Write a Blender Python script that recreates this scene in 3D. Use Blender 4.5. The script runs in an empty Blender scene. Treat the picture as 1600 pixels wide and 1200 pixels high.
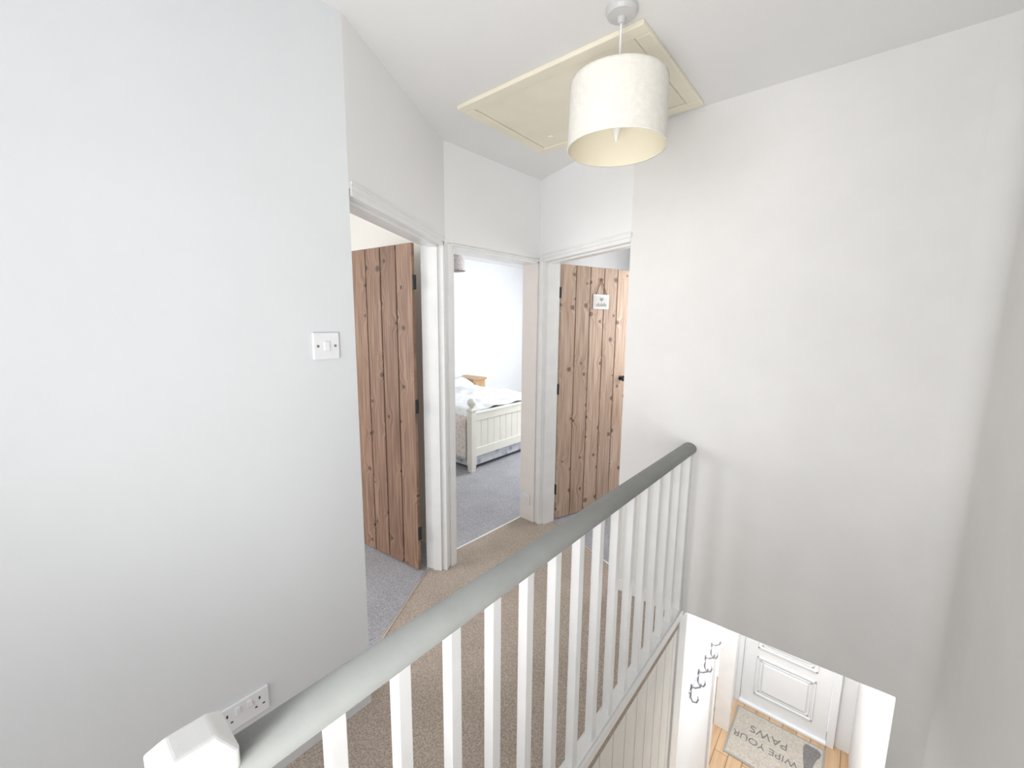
import bpy, bmesh, math, random
from mathutils import Vector, Matrix, noise
random.seed(3)
sc=bpy.context.scene
try:
    sc.view_settings.view_transform='Standard'
    sc.view_settings.look='None'
except Exception: pass

H=2.54; ZL=-2.6
P1=(-1.404,0.801); P2=(-1.886,1.652); P3=(-1.849,2.517); P4=(-0.992,2.157)
YF=2.157; XR=-0.622; XG=0.339

# ---------------------------------------------------------------- materials
def new_mat(name):
    m=bpy.data.materials.new(name); m.use_nodes=True
    nt=m.node_tree; b=nt.nodes['Principled BSDF']; return m,nt,b
def N(nt,t,**k):
    n=nt.nodes.new(t)
    for a,v in k.items(): setattr(n,a,v)
    return n
def mth(nt,op,a,b=None,c=None):
    n=N(nt,'ShaderNodeMath',operation=op)
    for i,v in enumerate((a,b,c)):
        if v is None: continue
        if isinstance(v,(int,float)): n.inputs[i].default_value=v
        else: nt.links.new(v,n.inputs[i])
    return n.outputs[0]
def ramp(nt,fac,stops):
    r=N(nt,'ShaderNodeValToRGB'); e=r.color_ramp.elements
    while len(e)<len(stops): e.new(0.5)
    for el,(p,c) in zip(e,stops): el.position=p; el.color=(*c,1)
    nt.links.new(fac,r.inputs[0]); return r.outputs[0]
def plain(name,col,rough=0.5,var=0.03,scale=6,bump=0.0,bscale=60,metal=0.0,coat=0):
    m,nt,b=new_mat(name)
    tc=N(nt,'ShaderNodeTexCoord'); no=N(nt,'ShaderNodeTexNoise'); no.inputs['Scale'].default_value=scale
    no.inputs['Detail'].default_value=5
    nt.links.new(tc.outputs['Object'],no.inputs['Vector'])
    lo=tuple(max(0,c*(1-var)) for c in col); hi=tuple(min(1,c*(1+var)) for c in col)
    nt.links.new(ramp(nt,no.outputs[0],[(0.3,lo),(0.7,hi)]),b.inputs['Base Color'])
    b.inputs['Roughness'].default_value=rough; b.inputs['Metallic'].default_value=metal
    if bump>0:
        n2=N(nt,'ShaderNodeTexNoise'); n2.inputs['Scale'].default_value=bscale; n2.inputs['Detail'].default_value=4
        nt.links.new(tc.outputs['Object'],n2.inputs['Vector'])
        bp=N(nt,'ShaderNodeBump'); bp.inputs['Strength'].default_value=bump; bp.inputs['Distance'].default_value=0.01
        nt.links.new(n2.outputs[0],bp.inputs['Height']); nt.links.new(bp.outputs[0],b.inputs['Normal'])
    return m
def plaster(name,col,var=0.03):
    m,nt,b=new_mat(name)
    tc=N(nt,'ShaderNodeTexCoord')
    a=N(nt,'ShaderNodeTexNoise'); a.inputs['Scale'].default_value=1.3; a.inputs['Detail'].default_value=6; a.inputs['Roughness'].default_value=0.6
    nt.links.new(tc.outputs['Object'],a.inputs['Vector'])
    lo=tuple(c*(1-var) for c in col); hi=tuple(min(1,c*(1+var)) for c in col)
    nt.links.new(ramp(nt,a.outputs[0],[(0.35,lo),(0.65,hi)]),b.inputs['Base Color'])
    b.inputs['Roughness'].default_value=0.75
    n2=N(nt,'ShaderNodeTexNoise'); n2.inputs['Scale'].default_value=7; n2.inputs['Detail'].default_value=8
    nt.links.new(tc.outputs['Object'],n2.inputs['Vector'])
    bp=N(nt,'ShaderNodeBump'); bp.inputs['Strength'].default_value=0.12; bp.inputs['Distance'].default_value=0.012
    nt.links.new(n2.outputs[0],bp.inputs['Height']); nt.links.new(bp.outputs[0],b.inputs['Normal'])
    return m
def carpet(name,c1,c2,scale=220,patch=0.12):
    m,nt,b=new_mat(name)
    tc=N(nt,'ShaderNodeTexCoord')
    v=N(nt,'ShaderNodeTexVoronoi'); v.inputs['Scale'].default_value=scale
    nt.links.new(tc.outputs['Object'],v.inputs['Vector'])
    n=N(nt,'ShaderNodeTexNoise'); n.inputs['Scale'].default_value=scale*0.6; n.inputs['Detail'].default_value=3
    nt.links.new(tc.outputs['Object'],n.inputs['Vector'])
    f=mth(nt,'ADD',mth(nt,'MULTIPLY',v.outputs['Distance'],0.5),mth(nt,'MULTIPLY',n.outputs[0],0.6))
    col=ramp(nt,f,[(0.3,c1),(0.7,c2)])
    p=N(nt,'ShaderNodeTexNoise'); p.inputs['Scale'].default_value=4; p.inputs['Detail'].default_value=4
    nt.links.new(tc.outputs['Object'],p.inputs['Vector'])
    mx=N(nt,'ShaderNodeMixRGB',blend_type='MULTIPLY'); mx.inputs[0].default_value=1
    nt.links.new(col,mx.inputs[1]); nt.links.new(ramp(nt,p.outputs[0],[(0.35,(1-patch,)*3),(0.65,(1,1,1))]),mx.inputs[2])
    nt.links.new(mx.outputs[0],b.inputs['Base Color']); b.inputs['Roughness'].default_value=0.95
    bp=N(nt,'ShaderNodeBump'); bp.inputs['Strength'].default_value=0.7; bp.inputs['Distance'].default_value=0.004
    nt.links.new(f,bp.inputs['Height']); nt.links.new(bp.outputs[0],b.inputs['Normal'])
    return m
def pine(name,dark,mid,light,knotc,pw=0.14,ks=6.5,seed=0.0,kth=0.45,kmin=0.07,kmax=0.17,ka=0.8):
    m,nt,b=new_mat(name)
    tc=N(nt,'ShaderNodeTexCoord'); s=N(nt,'ShaderNodeSeparateXYZ'); nt.links.new(tc.outputs['Object'],s.inputs[0])
    x,z=s.outputs[0],s.outputs[2]
    idx=mth(nt,'FLOOR',mth(nt,'DIVIDE',x,pw))
    wn=N(nt,'ShaderNodeTexWhiteNoise',noise_dimensions='1D'); nt.links.new(mth(nt,'ADD',idx,seed),wn.inputs['W'])
    zo=mth(nt,'ADD',z,mth(nt,'MULTIPLY',wn.outputs[0],7.0))
    kv=N(nt,'ShaderNodeCombineXYZ'); nt.links.new(x,kv.inputs[0]); nt.links.new(zo,kv.inputs[1])
    wob=N(nt,'ShaderNodeTexNoise'); wob.inputs['Scale'].default_value=22
    nt.links.new(kv.outputs[0],wob.inputs['Vector'])
    vo=N(nt,'ShaderNodeTexVoronoi',voronoi_dimensions='2D'); vo.inputs['Scale'].default_value=ks
    nt.links.new(kv.outputs[0],vo.inputs['Vector'])
    dist=mth(nt,'ADD',vo.outputs['Distance'],mth(nt,'MULTIPLY',mth(nt,'SUBTRACT',wob.outputs[0],0.5),0.10))
    cs=N(nt,'ShaderNodeSeparateColor'); nt.links.new(vo.outputs['Color'],cs.inputs[0])
    sel=mth(nt,'GREATER_THAN',cs.outputs[0],kth)
    rad=mth(nt,'ADD',mth(nt,'MULTIPLY',cs.outputs[1],kmax-kmin),kmin)
    kn=N(nt,'ShaderNodeMapRange'); nt.links.new(rad,kn.inputs[1]); nt.links.new(mth(nt,'MULTIPLY',rad,0.55),kn.inputs[2])
    nt.links.new(dist,kn.inputs[0]); knot=mth(nt,'MULTIPLY',kn.outputs[0],sel)
    halo=N(nt,'ShaderNodeMapRange'); halo.inputs[1].default_value=0.40; halo.inputs[2].default_value=0.0
    nt.links.new(vo.outputs['Distance'],halo.inputs[0]); hal=mth(nt,'MULTIPLY',halo.outputs[0],sel)
    gv=N(nt,'ShaderNodeCombineXYZ')
    nt.links.new(mth(nt,'ADD',mth(nt,'MULTIPLY',x,40.0),mth(nt,'MULTIPLY',hal,1.6)),gv.inputs[0])
    nt.links.new(mth(nt,'MULTIPLY',zo,1.6),gv.inputs[1])
    g=N(nt,'ShaderNodeTexNoise'); g.inputs['Scale'].default_value=1.7; g.inputs['Detail'].default_value=6; g.inputs['Distortion'].default_value=0.3
    nt.links.new(gv.outputs[0],g.inputs['Vector'])
    col=ramp(nt,g.outputs[0],[(0.30,dark),(0.5,mid),(0.70,light)])
    pv=N(nt,'ShaderNodeMixRGB',blend_type='MULTIPLY'); pv.inputs[0].default_value=1
    nt.links.new(col,pv.inputs[1]); nt.links.new(ramp(nt,wn.outputs[0],[(0,(0.80,0.79,0.78)),(1,(1,1,1))]),pv.inputs[2])
    mx=N(nt,'ShaderNodeMixRGB'); nt.links.new(mth(nt,'MULTIPLY',knot,ka),mx.inputs[0])
    nt.links.new(pv.outputs[0],mx.inputs[1]); mx.inputs[2].default_value=(*knotc,1)
    nt.links.new(mx.outputs[0],b.inputs['Base Color']); b.inputs['Roughness'].default_value=0.5
    return m
def oak_floor(name):
    m,nt,b=new_mat(name)
    tc=N(nt,'ShaderNodeTexCoord'); br=N(nt,'ShaderNodeTexBrick')
    mp=N(nt,'ShaderNodeMapping'); mp.inputs['Rotation'].default_value=(0,0,math.pi/2)
    nt.links.new(tc.outputs['Object'],mp.inputs[0]); nt.links.new(mp.outputs[0],br.inputs['Vector'])
    br.inputs['Color1'].default_value=(0.58,0.38,0.22,1); br.inputs['Color2'].default_value=(0.68,0.48,0.30,1)
    br.inputs['Mortar'].default_value=(0.25,0.14,0.07,1); br.inputs['Scale'].default_value=1
    br.inputs['Mortar Size'].default_value=0.003; br.inputs['Brick Width'].default_value=0.9; br.inputs['Row Height'].default_value=0.12
    n=N(nt,'ShaderNodeTexNoise'); mp2=N(nt,'ShaderNodeMapping'); mp2.inputs['Scale'].default_value=(40,3,1)
    nt.links.new(tc.outputs['Object'],mp2.inputs[0]); nt.links.new(mp2.outputs[0],n.inputs['Vector']); n.inputs['Scale'].default_value=1
    mx=N(nt,'ShaderNodeMixRGB',blend_type='MULTIPLY'); mx.inputs[0].default_value=1
    nt.links.new(br.outputs[0],mx.inputs[1]); nt.links.new(ramp(nt,n.outputs[0],[(0.3,(0.8,0.78,0.75)),(0.7,(1,1,1))]),mx.inputs[2])
    nt.links.new(mx.outputs[0],b.inputs['Base Color']); b.inputs['Roughness'].default_value=0.35
    return m
def fabric(name,c1,c2,c3,scale=14):
    m,nt,b=new_mat(name)
    tc=N(nt,'ShaderNodeTexCoord'); v=N(nt,'ShaderNodeTexVoronoi'); v.inputs['Scale'].default_value=scale
    nt.links.new(tc.outputs['Object'],v.inputs['Vector'])
    nt.links.new(ramp(nt,v.outputs['Distance'],[(0.1,c1),(0.35,c2),(0.6,c3)]),b.inputs['Base Color'])
    b.inputs['Roughness'].default_value=0.9; return m

M_wall=plaster('plaster_cool_baked_dim',(0.745,0.765,0.785),0.02)  # cool white, base colour lowered so the left wall looks less lit
M_walld=plaster('plaster_white_baked_light',(0.91,0.91,0.91),0.012)  # base colour raised to stand in for stronger light on the door walls
M_wallw=plaster('plaster_white_warm',(0.80,0.79,0.775),0.045)
M_bed_wall=plaster('plaster_bedroom',(0.82,0.83,0.84),0.02)
M_room1=plaster('plaster_cream',(0.86,0.84,0.78),0.02)
M_ceil=plaster('ceiling_paint',(0.85,0.85,0.845),0.02)
M_gloss=plain('white_gloss_paint',(0.88,0.885,0.88),0.3,0.03,9,0.1,30)
M_pink=plain('white_gloss_warm',(0.86,0.80,0.77),0.35,0.02,9,0.1,30)
M_rail=plain('grey_rail_paint',(0.31,0.32,0.31),0.7,0.05,12,0.08,40)
M_cream=plain('cream_hatch_paint',(0.88,0.83,0.68),0.45,0.03,7,0.1,30)
M_beige=carpet('beige_loop_carpet',(0.31,0.25,0.205),(0.60,0.51,0.435),190)
M_grey=carpet('grey_carpet',(0.27,0.27,0.295),(0.54,0.54,0.58),150)
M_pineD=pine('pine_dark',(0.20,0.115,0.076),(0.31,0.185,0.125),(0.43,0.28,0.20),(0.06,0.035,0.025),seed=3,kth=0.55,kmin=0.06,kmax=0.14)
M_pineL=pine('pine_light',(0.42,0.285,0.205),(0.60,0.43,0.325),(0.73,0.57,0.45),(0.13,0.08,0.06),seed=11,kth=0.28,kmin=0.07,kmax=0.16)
M_dark=plain('dark_gap',(0.04,0.022,0.015),0.8)
M_iron=plain('black_iron',(0.02,0.02,0.02),0.45)
M_plate=plain('white_plastic',(0.84,0.85,0.87),0.3,0.01)
M_rose=plain('grey_plastic',(0.60,0.60,0.60),0.35,0.01)
M_hole=plain('socket_hole',(0.05,0.05,0.06),0.5)
M_screw=plain('screw_metal',(0.3,0.28,0.25),0.35,metal=0.8)
M_shade=plain('shade_linen',(0.84,0.815,0.75),0.9,0.04,60,0.2,300)
M_shadei=plain('shade_lining',(0.88,0.82,0.66),0.8,0.02)
M_bulb=plain('bulb_glass',(0.9,0.9,0.85),0.15)
M_bedp=plain('cream_bed_paint',(0.90,0.88,0.80),0.4,0.02)
M_duvet=fabric('duvet_fabric',(0.70,0.75,0.82),(0.82,0.85,0.89),(0.87,0.88,0.89),22)
M_pinkf=fabric('patterned_throw',(0.70,0.54,0.48),(0.80,0.70,0.65),(0.84,0.80,0.77),30)
M_val=fabric('grey_valance',(0.35,0.40,0.47),(0.60,0.64,0.70),(0.75,0.77,0.80),12)
M_oakf=oak_floor('oak_floor')
M_stand=plain('oak_furniture',(0.50,0.32,0.17),0.45,0.12,10)
M_mat=plain('doormat_weave',(0.52,0.48,0.42),0.95,0.18,60,0.4,300)
M_matb=plain('doormat_border',(0.34,0.33,0.30),0.95,0.1,90)
M_ink=plain('doormat_print',(0.20,0.195,0.19),0.95,0.25,60)
M_upvc=plain('white_upvc',(0.87,0.89,0.91),0.25,0.01)
M_board=plain('white_board_paint',(0.90,0.88,0.83),0.45,0.05,5,0.1,30)
M_metal=plain('threshold_metal',(0.75,0.74,0.70),0.3,metal=0.7)
M_glass=plain('frosted_glazing',(0.75,0.8,0.85),0.2)
M_string=plain('string',(0.30,0.20,0.12),0.8)
M_grime=plain('grey_lamp_base',(0.3,0.3,0.32),0.5)

# ---------------------------------------------------------------- mesh helpers
def finish(name,bm,mat,parent=None,bevel=0,smooth=False,loc=None,rotz=0,recalc=True):
    if recalc: bmesh.ops.recalc_face_normals(bm,faces=bm.faces)
    me=bpy.data.meshes.new(name); bm.to_mesh(me); bm.free()
    ob=bpy.data.objects.new(name,me); sc.collection.objects.link(ob)
    mats=mat if isinstance(mat,(list,tuple)) else [mat]
    for m in mats: me.materials.append(m)
    if smooth:
        for p in me.polygons: p.use_smooth=True
    if bevel>0:
        md=ob.modifiers.new('bevel','BEVEL'); md.width=bevel; md.segments=3; md.limit_method='ANGLE'; md.angle_limit=math.radians(40)
    if loc: ob.location=loc
    ob.rotation_euler[2]=rotz
    if parent: ob.parent=parent
    return ob
def box(bm,x0,x1,y0,y1,z0,z1,mi=0):
    v=[bm.verts.new(p) for p in ((x0,y0,z0),(x1,y0,z0),(x1,y1,z0),(x0,y1,z0),(x0,y0,z1),(x1,y0,z1),(x1,y1,z1),(x0,y1,z1))]
    for f in ((0,3,2,1),(4,5,6,7),(0,1,5,4),(1,2,6,5),(2,3,7,6),(3,0,4,7)):
        bm.faces.new([v[i] for i in f]).material_index=mi
def prism(bm,pts,z0,z1,mi=0):
    a=[bm.verts.new((p[0],p[1],z0)) for p in pts]; b=[bm.verts.new((p[0],p[1],z1)) for p in pts]
    n=len(pts)
    bm.faces.new(a[::-1]).material_index=mi; bm.faces.new(b).material_index=mi
    for i in range(n): bm.faces.new((a[i],a[(i+1)%n],b[(i+1)%n],b[i])).material_index=mi
def lathe(bm,prof,cx,cy,seg=32,mi=0,cap=True):
    rings=[]
    for r,z in prof:
        rings.append([bm.verts.new((cx+r*math.cos(2*math.pi*i/seg),cy+r*math.sin(2*math.pi*i/seg),z)) for i in range(seg)])
    for a,b in zip(rings,rings[1:]):
        for i in range(seg): bm.faces.new((a[i],a[(i+1)%seg],b[(i+1)%seg],b[i])).material_index=mi
    if cap:
        bm.faces.new(rings[0][::-1]).material_index=mi; bm.faces.new(rings[-1]).material_index=mi
def tube(bm,pts,r,seg=8,mi=0):
    pts=[Vector(p) for p in pts]; rings=[]
    for i,p in enumerate(pts):
        d=(pts[min(i+1,len(pts)-1)]-pts[max(i-1,0)]).normalized()
        u=d.cross(Vector((0,0,1)))
        if u.length<1e-3: u=d.cross(Vector((1,0,0)))
        u.normalize(); w=d.cross(u)
        rings.append([bm.verts.new(p+r*(math.cos(2*math.pi*k/seg)*u+math.sin(2*math.pi*k/seg)*w)) for k in range(seg)])
    for a,b in zip(rings,rings[1:]):
        for k in range(seg): bm.faces.new((a[k],a[(k+1)%seg],b[(k+1)%seg],b[k])).material_index=mi
    bm.faces.new(rings[0][::-1]).material_index=mi; bm.faces.new(rings[-1]).material_index=mi
def empty(name,loc=(0,0,0)):
    e=bpy.data.objects.new(name,None); sc.collection.objects.link(e); e.empty_display_size=0.1; return e
class Seg:
    def __init__(s,a,b,side):
        s.a=Vector(a); s.L=(Vector(b)-s.a).length; s.d=(Vector(b)-s.a)/s.L
        s.n=Vector((-s.d.y,s.d.x))*side
    def p(s,t,n): q=s.a+s.d*t+s.n*n; return (q.x,q.y)
    def box(s,bm,t0,t1,n0,n1,z0,z1,mi=0):
        prism(bm,[s.p(t0,n0),s.p(t1,n0),s.p(t1,n1),s.p(t0,n1)],z0,z1,mi)
def wall(name,seg,t,z0,z1,op,mat,e0=0,e1=0):
    bm=bmesh.new(); c=-e0
    for (o0,o1,oz) in op:
        if o0>c+1e-4: seg.box(bm,c,o0,0,t,z0,z1)
        seg.box(bm,o0,o1,0,t,oz,z1); c=o1
    if c<seg.L+e1-1e-4: seg.box(bm,c,seg.L+e1,0,t,z0,z1)
    return finish(name,bm,mat)

# ---------------------------------------------------------------- shell
SC=Seg(P1,P2,1); SD=Seg(P2,P3,1); SE=Seg(P3,P4,1)
T=0.13
oC=(0.0,SC.L-0.015,2.0); oD=(0.045,SD.L-0.012,1.985); oE=(0.045,SE.L,2.0)
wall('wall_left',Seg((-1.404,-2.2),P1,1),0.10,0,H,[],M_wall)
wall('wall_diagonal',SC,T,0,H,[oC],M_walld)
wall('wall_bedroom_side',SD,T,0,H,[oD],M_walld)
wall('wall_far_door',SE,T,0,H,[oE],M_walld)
# far wall over stair opening: polygon in plane y=YF extruded
bm=bmesh.new()
prof=[(-0.992,0),(-0.600,0),(-0.600,0.035),(0.247,0.060),(0.33,-0.30),(0.40,-0.62),(0.40,H),(-0.992,H)]
a=[bm.verts.new((x,YF,z)) for x,z in prof]; b=[bm.verts.new((x,YF+0.10,z)) for x,z in prof]
bm.faces.new(a); bm.faces.new(b[::-1])
for i in range(len(prof)): bm.faces.new((a[i],a[(i+1)%len(prof)],b[(i+1)%len(prof)],b[i]))
wf=finish('wall_far',bm,M_wallw)
wall('wall_right',Seg((XG,YF+0.1),(XG,-2.2),1),0.10,ZL,H,[],M_wallw)
# soft plastered internal corner (concave cove strip, tangent to both walls)
bm=bmesh.new(); R_=0.09; prev=None
for k in range(17):
    a=math.pi/2*k/16; x_,y_=XG-R_+R_*math.cos(a),YF-R_+R_*math.sin(a)
    if k==0: x_+=0.0005
    cur=(bm.verts.new((x_-0.0005,y_,-0.30)),bm.verts.new((x_-0.0005,y_-0.0005,H)))
    if prev: bm.faces.new((prev[0],prev[1],cur[1],cur[0]))
    prev=cur
o=finish('wall_corner_cove',bm,M_wallw,smooth=True,recalc=False)
bm=bmesh.new(); box(bm,-5.2,0.5,-2.2,6.5,H,H+0.08); finish('ceiling',bm,M_ceil)

# landing floor
cin0=SC.p(-0.0,0.12); cin1=SC.p(SC.L,0.13); din0=SD.p(0.0,0.13); din1=SD.p(SD.L,0.13); ein0=SE.p(0.0,0.13); ein1=SE.p(SE.L,0.13)
bm=bmesh.new()
prism(bm,[(-1.404,-2.2),(-0.60,-2.2),(-0.60,YF),P4,ein1,ein0,P3,din1,din0,P2,cin1,cin0,P1],-0.05,0.0)
prism(bm,[(-0.60,-2.2),(XG,-2.2),(XG,0.02),(-0.60,0.02)],-0.05,0.0)
finish('floor_landing',bm,M_beige)
bm=bmesh.new(); prism(bm,[cin0,cin1,(-2.05,1.75),(-5.0,1.75),(-5.0,-2.2),(-1.51,-2.2),(-1.51,0.74)],-0.05,0.002); finish('floor_side_room',bm,M_grey)
bm=bmesh.new(); prism(bm,[din0,din1,(-1.98,6.4),(-5.0,6.4),(-5.0,1.83),(-2.02,1.83)],-0.05,0.001); finish('floor_bedroom',bm,M_grey)
bm=bmesh.new(); prism(bm,[ein0,ein1,(-0.7,2.36),(-0.7,5.0),(-1.93,5.0),(-1.93,2.7)],-0.05,0.002); finish('floor_box_room',bm,M_grey)
# room walls
def slab(name,x0,x1,y0,y1,z0,z1,mat):
    bm=bmesh.new(); box(bm,x0,x1,y0,y1,z0,z1); return finish(name,bm,mat)
slab('wall_partition',-5.0,-2.03,1.74,1.83,0,H,M_room1)
slab('wall_side_room_end',-5.1,-5.0,-2.2,1.74,0,H,M_room1)
slab('wall_bedroom_head',-5.1,-4.98,1.83,6.4,0,H,M_bed_wall)
slab('wall_bedroom_end',-5.0,-1.9,6.4,6.5,0,H,M_bed_wall)
slab('wall_partition_box_room',-1.99,-1.93,2.70,6.4,0,H,M_bed_wall)
slab('wall_box_room_end',-1.93,-0.6,5.0,5.1,0,H,M_bed_wall)
slab('wall_box_room_right',-0.70,-0.62,YF+0.1,5.0,0.0,H,M_bed_wall)

# threshold strips
for i,(sg,o) in enumerate(((SC,oC),(SD,oD),(SE,oE))):
    bm=bmesh.new(); sg.box(bm,o[0],o[1],0.118,0.134,-0.001,0.005); finish('trim_threshold_%d'%(i+1),bm,M_metal,bevel=0.002)

# door linings + architraves
def lining(name,sg,o,mat,arch_l,arch_r,arch_t,stop=True,mat2=None,left=True,right=True,lt=0.022,t0=0.0,pr=0.010,pr2=0.014,li=0.006):
    bm=bmesh.new()
    s0,s1,zt=o; a=s0+lt if left else s0; b=s1-lt if right else s1
    if left: sg.box(bm,s0,s0+lt,-li,T+0.004,0,zt)
    if right: sg.box(bm,s1-lt,s1,-li,T+0.004,0,zt,1 if mat2 else 0)
    sg.box(bm,s0+t0,s1,-li,T+0.004,zt-lt,zt)
    if stop:
        if left: sg.box(bm,a,a+0.012,0.03,T-0.045,0,zt-lt)
        if right: sg.box(bm,b-0.012,b,0.03,T-0.045,0,zt-lt,1 if mat2 else 0)
        sg.box(bm,a+t0,b,0.03,T-0.045,zt-lt-0.012,zt-lt)
    if arch_t: 
        sg.box(bm,s0+t0,s1+0.006,-pr,0,zt,zt+arch_t)
        sg.box(bm,s0+t0,s1+0.006,-pr2,-pr,zt+arch_t-0.007,zt+arch_t)
    if arch_l: sg.box(bm,s0-arch_l,s0+0.004,-pr,0,0,zt+0.01)
    if arch_r: sg.box(bm,s1-0.004,s1+arch_r,-pr,0,0,zt+0.01)
    return finish(name,bm,[mat,mat2 or mat],bevel=0.0012)
lining('trim_1',SC,oC,M_gloss,0.0,0.012,0.026,left=False,t0=0.012,pr=0.003,pr2=0.006,li=0.002)
lining('trim_2',SD,oD,M_gloss,0.03,0.0,0.012,stop=False,mat2=M_pink,lt=0.016)
lining('trim_3',SE,oE,M_gloss,0.035,0.0,0.025,right=False)
bm=bmesh.new(); box(bm,P4[0]+0.02,XR-0.03,YF-0.012,YF,0,0.07); finish('baseboard_far',bm,M_gloss,bevel=0.003)

# ---------------------------------------------------------------- plank doors
def plank_door(name,hinge,free,zt,mat,side,handle=True):
    hv=Vector(hinge); fv=Vector(free); d=(fv-hv).normalized(); rot=math.atan2(d.y,d.x)
    W=0.70; e=empty(name); e.location=(hv.x,hv.y,0.012); e.rotation_euler[2]=rot
    bm=bmesh.new()
    for i in range(5): box(bm,i*0.14+0.0035,(i+1)*0.14-0.0035,-0.011,0.011,0,zt)
    finish('planks',bm,mat,e,bevel=0.004)
    bm=bmesh.new(); box(bm,0.004,W-0.004,-0.004,0.004,0.004,zt-0.004); finish('groove_core',bm,M_dark,e)
    bm=bmesh.new()
    for z in (0.22,0.95,1.68): box(bm,0.04,W-0.04,*sorted((side*0.011,side*0.034)),z,z+0.12)
    finish('ledges',bm,mat,e,bevel=0.004)
    bm=bmesh.new()
    for z in (0.2,1.0,1.72): box(bm,-0.008,0.003,-0.012,0.012,z,z+0.08)
    finish('hinges',bm,M_iron,e,bevel=0.002)
    if handle:
        bm=bmesh.new()
        for s in (1,-1):
            prof_=[(0.018,0.0),(0.018,0.004),(0.007,0.006),(0.007,0.02),(0.018,0.026),(0.021,0.034),(0.016,0.044),(0.006,0.048)]
            rings=[]
            for r,y in prof_:
                rings.append([bm.verts.new((W-0.06+r*1.15*math.cos(k*math.pi/10),s*(0.011+y),1.09+r*1.15*math.sin(k*math.pi/10))) for k in range(20)])
            for a_,b_ in zip(rings,rings[1:]):
                for k in range(20): bm.faces.new((a_[k],a_[(k+1)%20],b_[(k+1)%20],b_[k]))
            bm.faces.new(rings[0]); bm.faces.new(rings[-1])
        finish('knob',bm,M_iron,e)
    return e
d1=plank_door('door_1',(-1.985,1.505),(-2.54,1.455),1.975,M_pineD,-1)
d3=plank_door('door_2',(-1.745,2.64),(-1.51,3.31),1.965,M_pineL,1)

# hanging plaque on door_2
e=empty('hanging_plaque'); e.location=d3.location; e.rotation_euler=d3.rotation_euler
cx=0.385; yy=-0.018
bm=bmesh.new(); box(bm,cx-0.080,cx+0.080,yy-0.004,yy+0.005,1.648,1.762); finish('frame',bm,M_plate,e,bevel=0.004)
bm=bmesh.new(); box(bm,cx-0.066,cx+0.066,yy-0.0055,yy-0.004,1.662,1.748); finish('panel',bm,plain('plaque_face',(0.78,0.78,0.76),0.7),e)
bm=bmesh.new()
hp=[]
for k in range(24):
    t=2*math.pi*k/24; hp.append((cx+0.001*16*math.sin(t)**3,1.722+0.001*(13*math.cos(t)-5*math.cos(2*t)-2*math.cos(3*t)-math.cos(4*t))))
bm.faces.new([bm.verts.new((x,yy-0.007,z)) for x,z in hp])
for i,hh in enumerate((0.018,0.026,0.014,0.024,0.018,0.028,0.016)):
    x=cx-0.049+i*0.0155; box(bm,x,x+0.006,yy-0.0075,yy-0.0055,1.670,1.670+hh)
finish('motif',bm,M_grime,e)
bm=bmesh.new(); tube(bm,[(cx-0.055,yy,1.760),(cx,yy+0.001,1.872),(cx+0.055,yy,1.760)],0.0035); box(bm,cx-0.007,cx+0.007,yy-0.008,-0.0125,1.866,1.882); finish('string',bm,M_string,e)

# ---------------------------------------------------------------- loft hatch
e=empty('loft_hatch')
bm=bmesh.new()
hx0,hx1,hy0,hy1=-1.55,-0.655,1.44,2.11
w=0.055
box(bm,hx0,hx1,hy0,hy0+w,H-0.018,H); box(bm,hx0,hx1,hy1-w,hy1,H-0.018,H)
box(bm,hx0,hx0+w,hy0+w,hy1-w,H-0.018,H); box(bm,hx1-w,hx1,hy0+w,hy1-w,H-0.018,H)
finish('frame',bm,M_cream,e,bevel=0.004)
bm=bmesh.new(); box(bm,hx0+w+0.005,hx1-w-0.005,hy0+w+0.005,hy1-w-0.005,H-0.012,H-0.001); finish('panel',bm,M_cream,e,bevel=0.003)
bm=bmesh.new(); lathe(bm,[(0.016,H-0.017),(0.018,H-0.013),(0.018,H-0.010)],hx0+0.17,hy1-0.15,20); finish('latch',bm,M_cream,e)

# ---------------------------------------------------------------- pendant lamp
def pendant(name,cx,cy,zb,zt,rb,rt,ms,mi_):
    e=empty(name)
    bm=bmesh.new(); lathe(bm,[(0.050,H),(0.050,H-0.012),(0.044,H-0.022),(0.014,H-0.028),(0.010,H-0.045)],cx,cy,32); finish('ceiling_rose',bm,M_rose,e)
    bm=bmesh.new(); tube(bm,[(cx,cy,H-0.04),(cx,cy,zt-0.03)],0.0035,10); finish('flex',bm,M_plate,e)
    bm=bmesh.new()
    lathe(bm,[(rb,zb),(rt,zt)],cx,cy,64,0,False)
    lathe(bm,[(rb-0.003,zb),(rt-0.003,zt)],cx,cy,64,1,False)
    lathe(bm,[(rb-0.003,zb),(rb+0.001,zb),(rb+0.001,zb+0.006)],cx,cy,64,0,False)
    lathe(bm,[(rt-0.003,zt),(rt+0.001,zt),(rt+0.001,zt-0.006)],cx,cy,64,0,False)
    o=finish('shade',bm,[ms,mi_],e,smooth=True)
    bm=bmesh.new(); z9=zt+0.03
    lathe(bm,[(0.012,z9-0.10),(0.017,z9-0.09),(0.017,z9-0.03),(0.010,z9-0.02)],cx,cy,20)
    for k in range(3):
        a=k*2*math.pi/3; tube(bm,[(cx+0.016*math.cos(a),cy+0.016*math.sin(a),zt-0.04),(cx+(rt-0.003)*math.cos(a),cy+(rt-0.003)*math.sin(a),zt-0.008)],0.0018,6)
    finish('lamp_holder',bm,M_plate,e)
    bm=bmesh.new(); lathe(bm,[(0.010,z9-0.10),(0.012,z9-0.115),(0.018,z9-0.14),(0.018,z9-0.155),(0.012,z9-0.18),(0.004,z9-0.205),(0.001,z9-0.21)],cx,cy,20); finish('bulb',bm,M_bulb,e,smooth=True)
    return e
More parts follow.
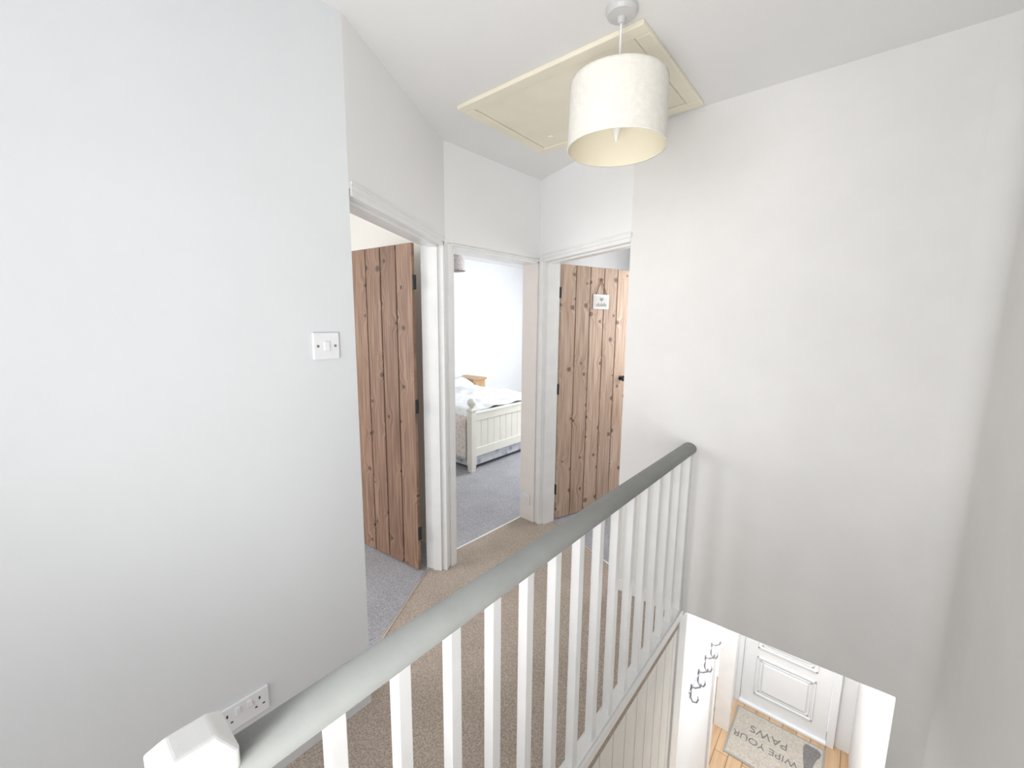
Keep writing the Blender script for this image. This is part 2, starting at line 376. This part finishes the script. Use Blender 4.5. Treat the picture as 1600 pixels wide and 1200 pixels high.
pendant('pendant_lamp',-0.693,1.357,2.122,2.322,0.160,0.154,M_shade,M_shadei)
M_bead=plain('bead_shade',(0.62,0.56,0.57),0.6,0.3,80)
pendant('bedroom_pendant_lamp',-3.5,3.17,2.10,2.34,0.14,0.13,M_bead,M_bead)

# ---------------------------------------------------------------- switch, sockets
e=empty('light_switch'); X=-1.404
bm=bmesh.new(); box(bm,X,X+0.009,0.645,0.735,1.42,1.51); finish('plate',bm,M_plate,e,bevel=0.003)
bm=bmesh.new(); box(bm,X+0.009,X+0.0135,0.680,0.700,1.449,1.481); finish('rocker',bm,M_plate,e,bevel=0.002)
bm=bmesh.new()
for y in (0.660,0.720): box(bm,X+0.009,X+0.0102,y-0.004,y+0.004,1.461,1.469)
finish('screws',bm,M_screw,e,bevel=0.001)
e=empty('double_socket')
bm=bmesh.new(); box(bm,X,X+0.010,0.283,0.430,0.272,0.358); finish('plate',bm,M_plate,e,bevel=0.003)
bm=bmesh.new(); box(bm,X+0.010,X+0.0145,0.333,0.347,0.322,0.344); box(bm,X+0.010,X+0.0145,0.366,0.380,0.322,0.344); finish('rockers',bm,M_plate,e,bevel=0.0015)
bm=bmesh.new()
for yc in (0.311,0.402):
    box(bm,X+0.0098,X+0.0106,yc-0.0025,yc+0.0025,0.326,0.336)
    for s in (-1,1): box(bm,X+0.0098,X+0.0106,yc+s*0.011-0.0035,yc+s*0.011+0.0035,0.302,0.307)
finish('pin_holes',bm,M_hole,e)
e=empty('blanking_plate')
bm=bmesh.new(); s1=oD[1]-0.016
SD.box(bm,s1-0.010,s1,0.030,0.110,0.13,0.22); finish('plate',bm,M_plate,e,bevel=0.003)
bm=bmesh.new(); SD.box(bm,s1-0.0135,s1-0.010,0.052,0.088,0.155,0.195); finish('insert',bm,M_pink,e,bevel=0.001)

# ---------------------------------------------------------------- banister
e=empty('stair_banister')
Y0,Y1=0.13,YF
bm=bmesh.new()
prof=[]
for k in range(24):
    a=2*math.pi*k/24; cx_=0.036*math.cos(a); cz=0.030*math.sin(a)
    if cz<-0.022: cz=-0.022
    prof.append((cx_,cz))
ra=[bm.verts.new((XR+x,Y0,0.928+z)) for x,z in prof]; rb_=[bm.verts.new((XR+x,Y1,0.928+z)) for x,z in prof]
n=len(prof)
for i in range(n): bm.faces.new((ra[i],ra[(i+1)%n],rb_[(i+1)%n],rb_[i]))
bm.faces.new(ra); bm.faces.new(rb_[::-1])
finish('handrail',bm,M_rail,e,smooth=False,bevel=0)
for p in e.children[-1].data.polygons: p.use_smooth = len(p.vertices)==4
for i in range(14):
    y=0.285+i*0.1325
    bm=bmesh.new(); box(bm,XR-0.015,XR+0.015,y-0.015,y+0.015,0.05,0.91); finish('baluster_%d'%(i+1),bm,M_gloss,e,bevel=0.002)
bm=bmesh.new(); box(bm,XR-0.030,XR+0.030,0.0,YF,0.0,0.045); box(bm,XR-0.022,XR+0.022,0.0,YF,0.045,0.055); finish('base_rail',bm,M_gloss,e,bevel=0.003)
bm=bmesh.new(); box(bm,XR-0.02,XR+0.02,YF-0.035,YF,0.0,0.90); finish('wall_newel',bm,M_gloss,e,bevel=0.003)
def loft(bm,cx,cy,prof):
    rings=[]
    for hw,z in prof:
        rings.append([bm.verts.new((cx+sx*hw,cy+sy*hw,z)) for sx,sy in ((-1,-1),(1,-1),(1,1),(-1,1))])
    for a_,b_ in zip(rings,rings[1:]):
        for k in range(4): bm.faces.new((a_[k],a_[(k+1)%4],b_[(k+1)%4],b_[k]))
    bm.faces.new(rings[0][::-1]); bm.faces.new(rings[-1])
bm=bmesh.new(); loft(bm,XR-0.004,0.098,[(0.036,0.0),(0.036,0.948),(0.043,0.955),(0.043,0.985),(0.024,1.008)]); finish('newel_post',bm,M_gloss,e,bevel=0.005)

# boarded side of the stairwell
bm=bmesh.new(); y=0.0; 
while y<YF-0.01:
    y2=min(y+0.115,YF); box(bm,XR-0.012,XR+0.018,y+0.0022,y2-0.0022,ZL,-0.002); y=y2
box(bm,XR-0.012,XR+0.006,0,YF,ZL,-0.002)
finish('wall_stair_boarding',bm,M_board,bevel=0.003)
bm=bmesh.new(); box(bm,XR-0.02,XR+0.028,YF-0.03,YF+0.1,ZL,-0.002); finish('trim_stair_post',bm,M_gloss,bevel=0.004)

# staircase
bm=bmesh.new(); nst=13
for i in range(1,nst):
    zt=-i*0.2; y0=0.02+(i-1)*0.165
    box(bm,XR+0.03,XG-0.002,y0-0.015,y0+0.165,zt-0.2,zt)
finish('staircase',bm,M_beige,bevel=0.006)

# ---------------------------------------------------------------- downstairs hall
slab('floor_hall',-1.0,0.45,0.0,5.0,ZL-0.05,ZL,M_oakf)
slab('wall_hall_left',-0.78,-0.68,YF+0.1,3.50,ZL,-0.05,M_bed_wall)
slab('wall_hall_left_end',-0.78,-0.70,4.35,4.85,ZL,-0.05,M_bed_wall)
slab('wall_hall_left_back',-1.3,-1.2,3.4,4.5,ZL,-0.05,M_bed_wall)
slab('floor_hall_side',-1.3,-1.0,3.4,4.5,ZL-0.05,ZL,M_oakf)
slab('wall_hall_right',0.30,0.40,YF+0.1,4.95,ZL,0.1,M_wallw)
slab('ceiling_hall',-0.78,0.42,YF+0.1,5.0,0.07,0.12,M_ceil)
bm=bmesh.new(); box(bm,-0.80,-0.66,3.46,3.53,ZL,-0.5); box(bm,-0.80,-0.66,4.32,4.39,ZL,-0.5); box(bm,-0.80,-0.66,3.53,4.32,-0.57,-0.5); finish('trim_hall_doorway',bm,M_gloss,bevel=0.004)
bm=bmesh.new(); box(bm,-0.78,-0.72,4.85,4.95,ZL,0.1); box(bm,0.18,0.42,4.85,4.95,ZL,0.1); box(bm,-0.72,0.18,4.85,4.95,-0.5,0.1); finish('wall_hall_end',bm,M_bed_wall)
e=empty('front_door')
dx0,dx1=-0.66,0.12; yd=4.83
bm=bmesh.new(); box(bm,-0.72,dx0,4.80,4.90,ZL,-0.5); box(bm,dx1,0.18,4.80,4.90,ZL,-0.5); box(bm,dx0,dx1,4.80,4.90,-0.56,-0.5); box(bm,dx0,dx1,4.79,4.90,ZL,ZL+0.03); finish('frame',bm,M_upvc,e,bevel=0.005)
bm=bmesh.new(); box(bm,dx0+0.004,dx1-0.004,yd,yd+0.05,ZL+0.032,-0.562); finish('slab',bm,M_upvc,e,bevel=0.004)
bm=bmesh.new()
def panel(bm,x0,x1,z0,z1):
    for k,(ins,dep) in enumerate(((0,0.014),(0.034,0.008),(0.065,0.016))):
        a0,a1,b0,b1=x0+ins,x1-ins,z0+ins,z1-ins
        if k<2:
            w_=0.018
            box(bm,a0,a1,yd-dep,yd,b0,b0+w_); box(bm,a0,a1,yd-dep,yd,b1-w_,b1); box(bm,a0,a0+w_,yd-dep,yd,b0,b1); box(bm,a1-w_,a1,yd-dep,yd,b0,b1)
        else: box(bm,a0,a1,yd-dep,yd,b0,b1)
panel(bm,-0.53,-0.01,-2.43,-1.98); panel(bm,-0.53,-0.01,-1.88,-1.66)
finish('raised_panels',bm,M_upvc,e,bevel=0.005)
bm=bmesh.new(); box(bm,-0.50,-0.04,yd-0.006,yd,-1.50,-0.70); finish('glazing',bm,M_glass,e)
bm=bmesh.new(); box(bm,dx1-0.055,dx1-0.02,yd-0.012,yd,-1.65,-1.40); box(bm,dx1-0.14,dx1-0.03,yd-0.05,yd-0.03,-1.54,-1.515); box(bm,dx1-0.05,dx1-0.03,yd-0.05,yd-0.01,-1.54,-1.515); finish('handle',bm,M_upvc,e,bevel=0.003)
# door mat
e=empty('doormat')
mx0,mx1,my0,my1=-0.655,0.125,4.08,4.74
bm=bmesh.new(); box(bm,mx0,mx1,my0,my1,ZL,ZL+0.008); finish('backing',bm,M_matb,e,bevel=0.003)
bm=bmesh.new(); box(bm,mx0+0.02,mx1-0.02,my0+0.02,my1-0.02,ZL+0.008,ZL+0.010); finish('pile',bm,M_mat,e)
for t,x,y,s in (("WIPE YOUR",-0.345,4.37,0.105),("PAWS",-0.33,4.52,0.125)):
    cu=bpy.data.curves.new('lettering','FONT'); cu.body=t; cu.size=s; cu.align_x='CENTER'; cu.align_y='CENTER'; cu.extrude=0.0008
    o=bpy.data.objects.new('lettering',cu); sc.collection.objects.link(o); o.location=(x,y,ZL+0.0112); o.rotation_euler=(0,0,math.pi); cu.materials.append(M_ink); o.parent=e
bm=bmesh.new()
dog=[(0,0),(0.10,0),(0.115,0.03),(0.105,0.10),(0.09,0.16),(0.10,0.19),(0.115,0.20),(0.115,0.225),(0.09,0.235),(0.075,0.25),(0.05,0.255),(0.035,0.24),(0.03,0.20),(0.04,0.17),(0.02,0.12),(0.0,0.07),(-0.02,0.05),(-0.03,0.02)]
bm.faces.new([bm.verts.new((0.065-px_*1.0,4.69-py_*1.8,ZL+0.0113)) for px_,py_ in dog])
finish('dog_print',bm,M_ink,e)
# coat hooks
e=empty('coat_hooks'); xh=-0.68
bm=bmesh.new()
for i in range(4):
    y=2.80+i*0.17
    tube(bm,[(xh+0.004,y,-0.93),(xh+0.004,y,-1.03),(xh+0.02,y,-1.06),(xh+0.045,y,-1.05),(xh+0.055,y,-1.02),(xh+0.05,y,-1.00)],0.006)
    tube(bm,[(xh+0.004,y,-0.95),(xh+0.03,y,-0.945),(xh+0.06,y,-0.92),(xh+0.065,y,-0.89)],0.006)
tube(bm,[(xh+0.004,2.76,-0.97),(xh+0.004,3.35,-0.97)],0.006)
finish('iron_hooks',bm,M_grime,e)

# ---------------------------------------------------------------- bedroom furniture
e=empty('bed'); fx=-3.0; fy0,fy1=2.96,4.42
bm=bmesh.new()
for y in (fy0,fy1):
    loft(bm,fx,y,[(0.026,0.0),(0.036,0.10),(0.036,0.60),(0.030,0.64),(0.040,0.65),(0.040,0.665),(0.022,0.68)])
    prof2=[(0.018,0.675)]+[(0.046*math.sin(a),0.735-0.046*math.cos(a)) for a in [math.pi*k/10 for k in range(2,10)]]+[(0.003,0.781)]
    lathe(bm,prof2,fx,y,20)
finish('posts',bm,M_bedp,e,bevel=0.002)
bm=bmesh.new(); box(bm,fx-0.02,fx+0.02,fy0,fy1,0.54,0.61); box(bm,fx-0.02,fx+0.02,fy0,fy1,0.16,0.25)
box(bm,fx-0.028,fx+0.028,fy0,fy1,0.61,0.63)
y=fy0+0.03
while y<fy1-0.05: box(bm,fx-0.010,fx+0.010,y+0.002,y+0.098,0.25,0.54); y+=0.1
box(bm,fx-0.006,fx+0.006,fy0,fy1,0.25,0.54)
finish('footboard',bm,M_bedp,e,bevel=0.003)
bm=bmesh.new(); box(bm,-4.90,fx-0.03,fy0+0.02,fy1-0.02,0.04,0.34); finish('base',bm,M_val,e,bevel=0.01)
bm=bmesh.new(); box(bm,-4.92,fx-0.03,fy0,fy1,0.34,0.56); finish('mattress',bm,M_bed_wall,e,bevel=0.04)
bm=bmesh.new(); loft(bm,-4.93,fy0,[(0.03,0),(0.03,0.8)]); loft(bm,-4.93,fy1,[(0.03,0),(0.03,0.8)]); box(bm,-4.95,-4.91,fy0,fy1,0.4,0.8); finish('headboard',bm,M_bedp,e,bevel=0.005)
bm=bmesh.new(); nx,ny=50,60; g=[]
for i in range(nx+1):
    row=[]
    for j in range(ny+1):
        u=i/nx; v=-0.25+1.5*j/ny
        x=fx-0.06-u*1.85
        yv=fy0+ (fy1-fy0)*min(max(v,0),1); z=0.64+0.035*noise.noise(Vector((x*3,v*5,0)))+0.02*noise.noise(Vector((x*9,v*12,3)))
        if v<0: yv=fy0-0.035-0.02*noise.noise(Vector((x*10,0,1))); z=0.60+v*1.9
        if v>1: yv=fy1+0.035; z=0.60-(v-1)*1.4
        if 0<=v<=1: z-=0.05*max(0,(0.06-v)/0.06)+0.05*max(0,(v-0.94)/0.06)
        if u>0.72 and 0<=v<=1: z+=0.10*math.sin(min(1,(u-0.72)/0.14)*math.pi/2)
        row.append(bm.verts.new((x,yv,z)))
    g.append(row)
for i in range(nx):
    for j in range(ny):
        f=bm.faces.new((g[i][j],g[i+1][j],g[i+1][j+1],g[i][j+1])); f.material_index=1 if j<10 else 0
o=finish('duvet',bm,[M_duvet,M_pinkf],e,smooth=True); md=o.modifiers.new('s','SOLIDIFY'); md.thickness=0.02
bm=bmesh.new()
for k in range(2):
    cy=fy0+0.38+k*0.70
    bmesh.ops.create_uvsphere(bm,u_segments=24,v_segments=14,radius=1,matrix=Matrix.Translation((-4.62,cy,0.80))@Matrix.Rotation(-0.35,4,'Y')@Matrix.Diagonal((0.24,0.34,0.10,1)))
finish('pillows',bm,M_duvet,e,smooth=True)

e=empty('bedside_table')
bm=bmesh.new(); box(bm,-4.97,-4.52,4.50,4.80,0.66,0.69); box(bm,-4.95,-4.54,4.52,4.78,0.45,0.66)
for x in (-4.93,-4.56):
    for y in (4.54,4.76): box(bm,x-0.02,x+0.02,y-0.02,y+0.02,0,0.45)
box(bm,-4.94,-4.55,4.53,4.77,0.15,0.17)
finish('carcass',bm,M_stand,e,bevel=0.004)
bm=bmesh.new(); box(bm,-4.54,-4.525,4.54,4.76,0.49,0.63); finish('drawer_front',bm,M_stand,e,bevel=0.003)

# ---------------------------------------------------------------- camera
f=653.713; pitch=.1457; roll=.0102; yaw=.6947
fw=Vector((-math.sin(yaw)*math.cos(pitch),math.cos(yaw)*math.cos(pitch),-math.sin(pitch)))
r=Vector((math.cos(yaw),math.sin(yaw),0)); u=r.cross(fw); c_,s_=math.cos(roll),math.sin(roll)
r,u=c_*r+s_*u,-s_*r+c_*u
cd=bpy.data.cameras.new('camera'); cam=bpy.data.objects.new('camera',cd); sc.collection.objects.link(cam)
cd.sensor_width=36; cd.lens=f*36/1600; cd.clip_start=0.02
m=Matrix((r,u,-fw)).transposed().to_4x4(); m.translation=Vector((0,0,1.55)); cam.matrix_world=m
sc.camera=cam

# ---------------------------------------------------------------- lighting
w=bpy.data.worlds.new('world'); sc.world=w; w.use_nodes=True
w.node_tree.nodes['Background'].inputs[0].default_value=(0.965,0.975,1.0,1); w.node_tree.nodes['Background'].inputs[1].default_value=1.4
def area(name,loc,to,sx,sy,power,col=(1,1,1),spread=180):
    l=bpy.data.lights.new(name,'AREA'); l.shape='RECTANGLE'; l.size=sx; l.size_y=sy; l.energy=power; l.color=col; l.spread=math.radians(spread)
    o=bpy.data.objects.new(name,l); sc.collection.objects.link(o); o.location=loc
    o.rotation_euler=(Vector(to)-Vector(loc)).to_track_quat('-Z','Y').to_euler(); return o
area('bedroom_end_fill_light',(-2.4,5.9,1.5),(-4.2,3.8,1.1),1.6,1.3,55,(0.97,0.985,1))  # added unseen lamp standing in for assumed daylight; the bedroom has no window built
area('bedroom_fill_light',(-2.15,4.7,1.7),(-3.5,3.3,0.2),1.0,1.1,32,(0.98,0.99,1))  # added second lamp to brighten the footboard and bed; no window here
area('side_room_fill_light',(-3.2,-0.9,1.6),(-2.3,1.5,1.1),1.3,1.2,32,(1,0.99,0.97))  # added unseen lamp that lights the face of the open dark door
area('box_room_fill_light',(-0.85,3.7,1.5),(-1.7,3.0,1.1),0.7,1.2,15,(1,0.99,0.98))  # added unseen lamp beside the doorway to brighten the light pine door
area('hall_fill_light',(-0.2,3.6,-0.05),(-0.2,3.7,-2.6),0.6,1.2,38,(1,1,1))  # added unseen overhead lamp that brightens the downstairs hall
area('landing_fill_light',(-0.5,-1.9,1.5),(-0.9,1.5,1.7),1.5,1.6,14,(0.99,0.99,1))  # added soft fill behind the camera; no window is built there
area('landing_upper_fill_light',(0.05,-0.75,0.9),(-0.95,1.6,2.2),0.7,0.7,11.5,(1,0.995,0.985),100)  # added lamp lifting the ceiling and door walls, not light bounced off a surface
